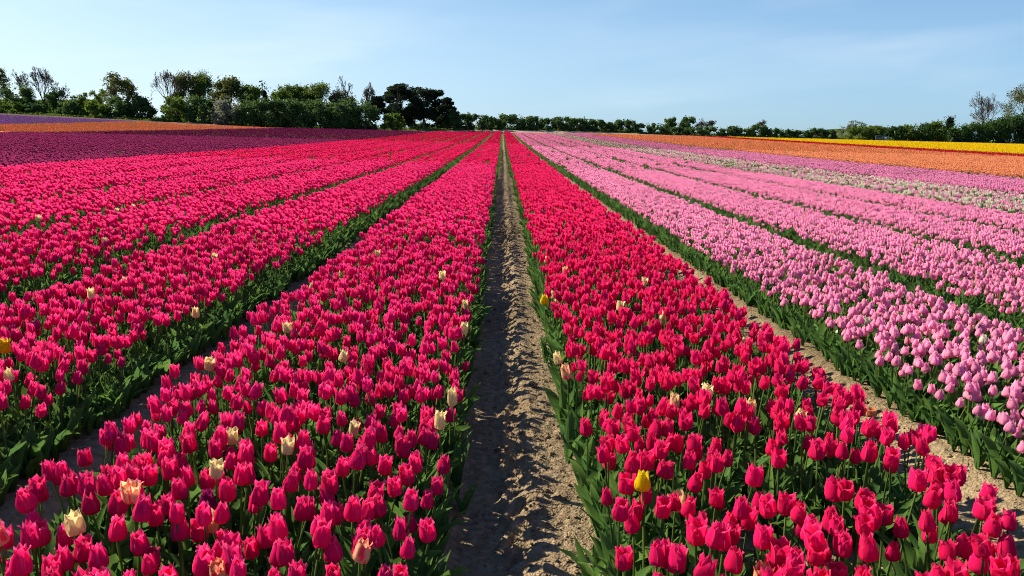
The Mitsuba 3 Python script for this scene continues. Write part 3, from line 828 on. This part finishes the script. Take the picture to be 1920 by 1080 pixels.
TREES = [
    # ---- left edge group
    ('tall_tree', 0, 128, 46, 26, 'open', OLIVE, 'tall half leafed tree cut off by the left edge of the picture'),
    ('round_tree', 38, 155, 54, 18, 'bush', DARKG, 'dark round evergreen tree beside the half leafed tree at the left edge'),
    ('bare_tree', 50, 133, 34, 30, 'bare', OLIVE, 'thin bare tree rising behind the dark round evergreen at far left'),
    ('tall_tree', 85, 126, 50, 24, 'bare', OLIVE, 'tall bare tree with a clear trunk and fan of branches, at far left'),
    ('ivy_tree', 103, 170, 34, 20, 'ivy', IVY, 'squat ivy clad tree just right of the tall bare tree'),
    ('bare_tree', 119, 155, 40, 26, 'bare', OLIVE, 'low spreading bare tree behind the squat ivy clad tree'),
    ('shrub', 20, 190, 60, 14, 'bush', FRESH, 'low green shrub at the very left edge under the trees'),
    ('shrub', 68, 193, 44, 15, 'bush', DARKG, 'dark low shrub under the tall bare tree at far left'),
    ('shrub', 133, 190, 48, 15, 'bush', DARKG, 'dark shrub between the squat ivy clad tree and the pale green one'),
    ('round_tree', 165, 168, 66, 24, 'open', FRESH, 'green leafing tree with bare tips, left of the big oak'),
    ('shrub', 180, 189, 48, 14, 'bush', FRESH, 'light green shrub at the left foot of the big oak'),
    ('oak_tree', 230, 141, 76, 18, 'open', OLIVE, 'big round oak with thick ivy covered limbs and olive young leaves'),
    ('shrub', 228, 179, 62, 16, 'bush', DARKG, 'dark shrub around the trunk of the big oak'),
    ('shrub', 272, 181, 40, 16, 'bush', DARKG, 'dark sloping shrub right of the big oak, by the gap'),
    # ---- the wood
    ('bare_tree', 320, 131, 52, 18, 'bare', OLIVE, 'bare leaning tree at the left end of the wood'),
    ('willow_tree', 352, 137, 52, 24, 'brush', OLIVE, 'upright twiggy willow next to the leaning bare tree'),
    ('willow_tree', 384, 134, 52, 24, 'brush', FRESH, 'upright twiggy willow left of the rounded light green tree'),
    ('round_tree', 366, 163, 84, 26, 'bush', FRESH, 'hazy green tree mass behind the two twiggy willows'),
    ('shrub', 330, 182, 52, 12, 'bush', FRESH, 'light green shrub at the foot of the leaning bare tree'),
    ('shrub', 378, 178, 72, 12, 'bush', DARKG, 'broad dark shrub under the twiggy willows'),
    ('round_tree', 430, 144, 66, 20, 'bush', OLIVE, 'rounded light olive tree near the middle of the wood'),
    ('shrub', 432, 182, 58, 10, 'bush', BLOSSOM, 'shrub with whitish blossom in front of the rounded olive tree'),
    ('round_tree', 470, 160, 52, 18, 'bush', FRESH, 'green tree left of the small dark fir'),
    ('fir_tree', 497, 153, 22, 24, 'conifer', PINE, 'small dark fir poking above the wood'),
    ('round_tree', 525, 167, 52, 20, 'bush', FRESH, 'green tree right of the small dark fir'),
    ('willow_tree', 556, 160, 52, 24, 'brush', FRESH, 'twiggy fresh green tree over the dark hedge, nearest the fir'),
    ('willow_tree', 592, 156, 56, 24, 'brush', FRESH, 'twiggy fresh green tree over the dark hedge, left of the tall bare crown'),
    ('round_tree', 575, 170, 76, 26, 'bush', FRESH, 'soft green tree behind the two twiggy trees over the dark hedge'),
    ('bare_tree', 641, 144, 50, 22, 'bare', OLIVE, 'tall bare crown standing above the dark hedge'),
    ('round_tree', 640, 174, 64, 26, 'bush', OLIVE, 'olive green tree below the tall bare crown'),
    ('bare_tree', 692, 156, 42, 20, 'bare', OLIVE, 'slim bare tree just left of the dark pines'),
    ('hedge_shrub', 468, 188, 62, 10, 'hedge', DARKG, 'first dark shrub of the shaded hedge, right of the blossom'),
    ('hedge_shrub', 512, 186, 64, 10, 'hedge', DARKG, 'dark shaded hedge shrub below the small fir'),
    ('hedge_shrub', 556, 186, 64, 10, 'hedge', DARKG, 'dark shaded hedge shrub below the twiggy tree nearest the fir'),
    ('hedge_shrub', 600, 187, 64, 10, 'hedge', DARKG, 'dark shaded hedge shrub left of the tall bare crown'),
    ('hedge_shrub', 644, 186, 62, 10, 'hedge', DARKG, 'dark shaded hedge shrub straight under the tall bare crown'),
    ('hedge_shrub', 684, 190, 54, 10, 'hedge', DARKG, 'dark shaded hedge shrub under the slim bare tree'),
    # ---- the pines
    ('pine_tree', 722, 176, 44, 20, 'pine', PINE, 'leftmost of the dark pines, lower than its neighbour'),
    ('pine_tree', 746, 156, 56, 16, 'pine', PINE, 'tallest dark pine with a flat dense crown'),
    ('pine_tree', 772, 160, 48, 24, 'pine', PINE, 'dark pine right behind the tallest one'),
    ('pine_tree', 795, 165, 46, 16, 'pine', PINE, 'middle pine of the clump, sky showing between its limbs'),
    ('pine_tree', 818, 169, 44, 22, 'pine', PINE, 'dark pine on the falling right side of the clump'),
    ('pine_tree', 838, 182, 40, 16, 'pine', PINE, 'rightmost dark pine leaning outwards'),
    ('shrub', 738, 212, 44, 10, 'bush', FRESH, 'green shrub at the foot of the tallest pine'),
    ('round_tree', 752, 180, 52, 24, 'bush', PINE, 'low dark evergreen tree filling the gap behind the tallest pine'),
    ('round_tree', 826, 188, 44, 24, 'bush', PINE, 'low dark evergreen tree behind the right pines'),
    ('shrub', 795, 206, 70, 26, 'bush', DARKG, 'dark undergrowth shrub behind the pine trunks'),
    ('shrub', 845, 206, 40, 14, 'bush', DARKG, 'dark shrub at the right foot of the pines'),
    # ---- hedge behind the end of the furrow
    ('hedge_tree', 870, 213, 42, 14, 'hedge', DARKG, 'hedge tree next to the pines'),
    ('hedge_tree', 898, 214, 57, 14, 'hedge', DARKG, 'rounded hedge tree just left of the furrow line'),
    ('hedge_tree', 926, 219, 44, 14, 'hedge', DARKG, 'low hedge tree straight above the end of the furrow'),
    ('hedge_tree', 957, 214, 57, 14, 'hedge', DARKG, 'broader hedge tree just right of the furrow line'),
    ('hedge_tree', 990, 218, 59, 14, 'hedge', DARKG, 'hedge tree left of the notch in the hedge line'),
    ('hedge_tree', 1030, 221, 53, 14, 'hedge', DARKG, 'hedge tree right of the notch in the hedge line'),
    ('hedge_tree', 1056, 219, 53, 14, 'hedge', DARKG, 'rounded hedge tree, tallest right of the notch'),
    ('hedge_tree', 1080, 222, 44, 14, 'hedge', DARKG, 'narrow hedge tree behind the start of the lilac beds'),
    ('hedge_tree', 1102, 222, 44, 14, 'hedge', DARKG, 'hedge tree behind the left end of the orange band'),
    ('hedge_tree', 1122, 224, 39, 14, 'hedge', DARKG, 'small hedge tree beside the low dip of the hedge'),
    ('hedge_tree', 1142, 229, 39, 14, 'hedge', DARKG, 'lowest hedge tree in the dip of the hedge'),
    ('hedge_tree', 1170, 224, 57, 14, 'hedge', DARKG, 'bushy hedge tree right of the dip of the hedge'),
    ('hedge_tree', 1202, 231, 57, 14, 'hedge', DARKG, 'low hedge tree of the even stretch, its left end'),
    ('hedge_tree', 1234, 231, 51, 14, 'hedge', DARKG, 'low hedge tree of the even stretch, its right end'),
    ('round_tree', 1256, 221, 30, 20, 'open', FRESH, 'light green dome shaped tree standing over the hedge'),
    ('round_tree', 1288, 219, 36, 20, 'bush', DARKG, 'taller dark dome shaped tree standing over the hedge'),
    ('bare_tree', 1312, 222, 26, 24, 'bare', OLIVE, 'little bare tree right of the dark dome, the upright one'),
    ('bare_tree', 1330, 225, 24, 24, 'bare', OLIVE, 'little bare tree right of the dark dome, the outer one'),
    ('hedge_tree', 1266, 238, 48, 12, 'hedge', DARKG, 'hedge tree in front of the light green dome'),
    ('hedge_tree', 1300, 238, 62, 12, 'hedge', DARKG, 'hedge tree in front of the dark dome'),
    ('hedge_tree', 1336, 238, 48, 14, 'hedge', DARKG, 'hedge tree under the outer little bare tree'),
    ('hedge_tree', 1360, 241, 39, 14, 'hedge', DARKG, 'hedge tree left of the pointed one'),
    ('hedge_tree', 1378, 236, 36, 14, 'hedge', DARKG, 'pointed hedge tree in the right part of the line'),
    ('hedge_tree', 1398, 241, 36, 14, 'hedge', FRESH, 'greener hedge tree right of the pointed one'),
    ('hedge_tree', 1420, 234, 48, 14, 'hedge', DARKG, 'rounded dark hedge tree with bare twigs above it'),
    ('bare_tree', 1425, 224, 24, 20, 'bare', OLIVE, 'bare twiggy crown over the rounded dark hedge tree'),
    ('hedge_tree', 1446, 240, 51, 14, 'hedge', DARKG, 'hedge tree right of the bare twiggy crown'),
    ('hedge_tree', 1472, 242, 42, 14, 'hedge', DARKG, 'flat topped hedge tree above the yellow band'),
    ('hedge_tree', 1500, 244, 42, 14, 'hedge', DARKG, 'paler low hedge tree above the yellow band'),
    ('hedge_tree', 1528, 240, 42, 14, 'hedge', DARKG, 'dark hedge tree second from the distant view'),
    ('hedge_tree', 1552, 243, 33, 14, 'hedge', DARKG, 'last dark hedge tree before the distant view'),
    # ---- right hedge
    ('umbrella_tree', 1600, 226, 62, 22, 'umbrella', OLIVE, 'spreading umbrella shaped tree at the gap with the distant view'),
    ('hedge_shrub', 1612, 236, 45, 10, 'hedge', FRESH, 'bright green shrub under the umbrella shaped tree'),
    ('hedge_shrub', 1636, 236, 40, 10, 'hedge', FRESH, 'bright green shrub left of the field gate'),
    ('shrub', 1653, 239, 24, 16, 'bush', DARKG, 'dark shrub behind the field gate'),
    ('hedge_shrub', 1678, 236, 40, 10, 'hedge', IVY, 'green hedge shrub just right of the field gate'),
    ('hedge_shrub', 1702, 234, 38, 10, 'hedge', FRESH, 'second hedge shrub right of the field gate'),
    ('hedge_shrub', 1728, 231, 40, 10, 'hedge', IVY, 'hedge shrub midway between gate and dark pointed tree'),
    ('hedge_shrub', 1754, 228, 40, 10, 'hedge', FRESH, 'hedge shrub left of the dark pointed tree'),
    ('pointed_tree', 1776, 217, 28, 14, 'conifer', PINE, 'dark pointed tree sticking out of the right hedge'),
    ('hedge_shrub', 1798, 231, 43, 10, 'hedge', IVY, 'hedge shrub between the dark pointed tree and the bare tree'),
    ('bare_tree', 1836, 174, 78, 16, 'bare', OLIVE, 'large bare tree with a wide fan of branches in the right hedge'),
    ('hedge_shrub', 1828, 228, 48, 10, 'hedge', IVY, 'hedge shrub around the trunk of the large bare tree'),
    ('hedge_shrub', 1860, 222, 48, 10, 'hedge', IVY, 'tall hedge shrub right of the large bare tree'),
    ('hedge_shrub', 1890, 215, 52, 10, 'hedge', IVY, 'tall dark hedge shrub below the tree at the right edge'),
    ('tall_tree', 1916, 164, 74, 16, 'open', OLIVE, 'half leafed tree cut off by the right edge of the picture'),
    ('hedge_shrub', 1925, 224, 52, 10, 'hedge', IVY, 'hedge shrub cut off by the right edge of the picture'),
]
for t_ in TREES: tree(*t_)


# the field hedge behind the trees on the left
def long_hedge(name, pa, pb, top, dd, kind, label):
    rng = np.random.default_rng(pa + 5000)
    pts = [px_base(p, dd) for p in np.linspace(pa, pb, 60)]
    P = []
    for (x, y, z), p in zip(pts, np.linspace(pa, pb, 60)):
        r = px_ray(p, top + rng.uniform(-1.0, 1.0)); H = EYE[2] + r[2] / math.hypot(r[0], r[1]) * math.hypot(x, y) - z
        n = 130
        P.append(np.stack([x + rng.normal(0, 0.4, n), y + rng.normal(0, 0.6, n), z + H * rng.uniform(0, 1, n) ** 0.8], 1))
    key = key_for(name); tag(key, label, 'hedge')
    scene[key + '__foliage'] = shape(leaves_at(np.vstack(P), 0.34, kind, rng))
    segs = [(np.array([[x, y, z - 0.1], [x + rng.normal(0, 0.2), y, z + 0.7], [x + rng.normal(0, 0.4), y, z + 1.5]]), np.array([0.06, 0.05, 0.02]), 3) for x, y, z in pts[::2]]
    scene[key + '__stems'] = shape(wood(segs), 'bark')


long_hedge('hedge', -60, 190, 188, 44, FRESH, 'long flat topped hedge seen between the trunks at far left')


# ------------------------------------------------------------------ pale strip behind the beds, grass verge, far hill
def strip_colour(p, n, uv):
    g = fbm(p.x * 0.5, p.y * 0.25, 4.0, octaves=4)
    return mix((0.20, 0.155, 0.115), (0.33, 0.27, 0.20), g)


scene['track_soil'] = {'type': 'twosided', 'b': {'type': 'principled', 'base_color': proc(strip_colour), 'roughness': 0.95, 'specular': 0.1}}
sx = np.linspace(-60, 60, 161)
V = np.stack([np.stack([sx, field_end(sx) + a, 0 * sx], 1) for a in np.linspace(0.3, 11.5, 9)], 0)
V[..., 2] = ground_z(V[..., 0], V[..., 1]) + 0.03
scene['farm_track'] = shape(sheet(V, 0, 0), 'track_soil')
labels['farm_track'] = {'label': 'pale bare track along the far end of the beds', 'kind': 'structure'}
rng = np.random.default_rng(21)
n = 22000
gx = rng.uniform(-95, 125, n); gy = field_end(gx) + 11 + rng.gamma(1.6, 2.8, n)
gz = ground_z(gx, gy) + rng.uniform(0.02, 0.28, n) * (1 + 1.6 * sst(14, 20, gy - field_end(gx)))
scene['grass_verge'] = shape(leaves_at(np.stack([gx, gy, gz], 1), 0.22, FRESH, rng))
labels['grass_verge'] = {'label': 'rough grass verge at the foot of the trees and hedge', 'category': 'grass', 'kind': 'stuff'}
hx, hy = np.meshgrid(np.linspace(180, 600, 61), np.linspace(640, 1120, 30))
hz = -12 + 26 * np.exp(-((hx - 372) / 75) ** 2 - ((hy - 880) / 110) ** 2) + 2.2 * meshkit.fbm(np.stack([hx / 14, hy / 14, 0 * hx], -1), 3, 2)
scene['hill_green'] = {'type': 'twosided', 'b': {'type': 'principled', 'base_color': proc(lambda p, n, uv: mix((0.03, 0.055, 0.03), (0.07, 0.10, 0.045), fbm(p.x * 0.05, p.y * 0.05, 0.0))), 'roughness': 0.95, 'specular': 0.1}}
scene['hills'] = shape(sheet(np.stack([hx, hy, hz], -1), 0, 0), 'hill_green')
labels['hills'] = {'label': 'wooded low hill far off behind the gap in the right hedge', 'kind': 'structure'}

# ------------------------------------------------------------------ field gate, buckets, flat stone, soil crumbs
scene['grey_metal'] = {'type': 'twosided', 'b': {'type': 'principled', 'base_color': proc(lambda p, n, uv: mix((0.38, 0.40, 0.42), (0.60, 0.62, 0.64), fbm(p.x * 9, p.z * 9, p.y))), 'roughness': 0.45, 'metallic': 0.4}}
scene['white_paint'] = {'type': 'twosided', 'b': {'type': 'principled', 'base_color': proc(lambda p, n, uv: mix((0.62, 0.64, 0.66), (0.82, 0.83, 0.84), fbm(p.x * 11, p.z * 11, p.y))), 'roughness': 0.5}}
scene['dark_plastic'] = {'type': 'twosided', 'b': {'type': 'principled', 'base_color': proc(lambda p, n, uv: mix((0.035, 0.02, 0.03), (0.07, 0.04, 0.06), fbm(p.x * 9, p.z * 9, p.y))), 'roughness': 0.5}}


def bar(a, b, r, bsdf, sides=8):
    return mikit.ply(trimesh.creation.cylinder(radius=r, segment=[a, b], sections=sides), bsdf, smooth=40)


gx0, gy0, gz0 = px_base(1641, 7.5); gx1, gy1, gz1 = px_base(1664, 7.5)
tag('field_gate', 'pale grey metal field gate in the gap of the right hedge', 'gate')
A, B = np.array([gx0, gy0, gz0]), np.array([gx1, gy1, gz1])
Zv = np.array([0, 0, 1.0])
for i, (p, h) in enumerate(((A, 1.35), (B, 1.35))): scene['field_gate__post' + (f'_{i:03d}' if i else '')] = bar(p - Zv * 0.2, p + Zv * h, 0.07, 'grey_metal')
for i, h in enumerate((0.25, 0.47, 0.69, 0.91, 1.2)):
    scene['field_gate__rail' + (f'_{i:03d}' if i else '')] = bar(A + (B - A) * 0.03 + Zv * h, A + (B - A) * 0.97 + Zv * h, 0.028 if h < 1 else 0.04, 'grey_metal')
scene['field_gate__brace'] = bar(A + (B - A) * 0.04 + Zv * 0.27 + [0, -0.05, 0], A + (B - A) * 0.8 + Zv * 1.18 + [0, -0.05, 0], 0.022, 'grey_metal')
plate = trimesh.creation.box((0.55, 0.03, 0.42)); plate.apply_translation(A * 0.2 + B * 0.8 + Zv * 0.8 + [0, -0.09, 0])
scene['field_gate__white_plate'] = mikit.ply(plate, 'white_paint')
for px, dd, lab in ((888, 4.0, 'small dark bucket on the pale track, above the furrow left of centre'), (941, 0.2, 'small dark bucket at the far end of the furrow'), (644, 3.5, 'small dark bucket on the track before the dark hedge')):
    x, y, z = px_base(px, dd)
    key = key_for('bucket'); tag(key, lab, 'bucket')
    prof = np.array([[0.001, 0.0], [0.15, 0.0], [0.155, 0.03], [0.19, 0.36], [0.205, 0.37], [0.205, 0.40], [0.185, 0.40], [0.15, 0.05], [0.001, 0.04]])
    m = trimesh.creation.revolve(prof, sections=16); m.apply_translation([x, y, z + 0.02])
    scene[key + '__pail'] = mikit.ply(m, 'dark_plastic', smooth=40)
    t = np.linspace(0, math.pi, 11)
    scene[key + '__handle'] = shape(tube(np.stack([x + 0.2 * np.cos(t), y + 0 * t, z + 0.39 + 0.16 * np.sin(t)], 1), 0.008, 5, 0, 0), 'dark_plastic')
sx_, sy_ = at_head(1325, 1057, 0.03)
st = trimesh.creation.box((0.075, 0.05, 0.014)).subdivide().subdivide()
st.vertices += np.random.default_rng(3).normal(0, 0.0012, st.vertices.shape); st = trimesh.Trimesh(st.vertices * (1 - 0.12 * np.abs(st.vertices[:, [1, 0, 2]]) / 0.04), st.faces, process=False)
st.apply_transform(trimesh.transformations.euler_matrix(-0.25, 0.1, 0.4)); st.apply_translation([sx_, sy_, float(ground_z(sx_, sy_)) + 0.035])
scene['pale_stone'] = {'type': 'twosided', 'b': {'type': 'principled', 'base_color': proc(lambda p, n, uv: mix((0.42, 0.37, 0.28), (0.60, 0.54, 0.42), fbm(p.x * 60, p.y * 60, p.z * 60))), 'roughness': 0.85}}
scene['flat_stone'] = mikit.ply(st, 'pale_stone', smooth=30)
tag('flat_stone', 'pale flat stone lying on dark soil at the bottom of the right bed', 'stone')
rng = np.random.default_rng(31)
ico = [trimesh.creation.icosphere(subdivisions=1, radius=1.0) for _ in range(5)]
for m in ico: m.vertices *= rng.uniform(0.55, 1.15, (len(m.vertices), 1)); m.vertices *= [1, 0.85, 0.7]
n = 12000
lane = rng.choice(3, n, p=[0.5, 0.4, 0.1])
cx = np.where(lane == 0, rng.normal(0.16, 0.12, n), np.where(lane == 1, rng.normal(1.92, 0.2, n), rng.normal(-1.6, 0.15, n)))
cy = 1.3 + rng.uniform(0, 1, n) ** 1.7 * 13
cr = 0.0030 * np.exp(rng.normal(0, 0.62, n)) * (1 + cy * 0.05)
cz = ground_z(cx, cy) + ground_detail(cx, cy) + cr * 0.3
v, f, _ = stamp([(np.array(m.vertices), np.array(m.faces), np.zeros((len(m.vertices), 2))) for m in ico], rng.integers(0, 5, n), cx, cy, cz, rng.uniform(0, 6.3, n), cr)
scene['soil_crumbs'] = mikit.ply(trimesh.Trimesh(v, f, process=False), 'soil')
tag('soil_crumbs', 'loose crumbs and small clods of soil in the furrows', 'soil', kind='stuff')
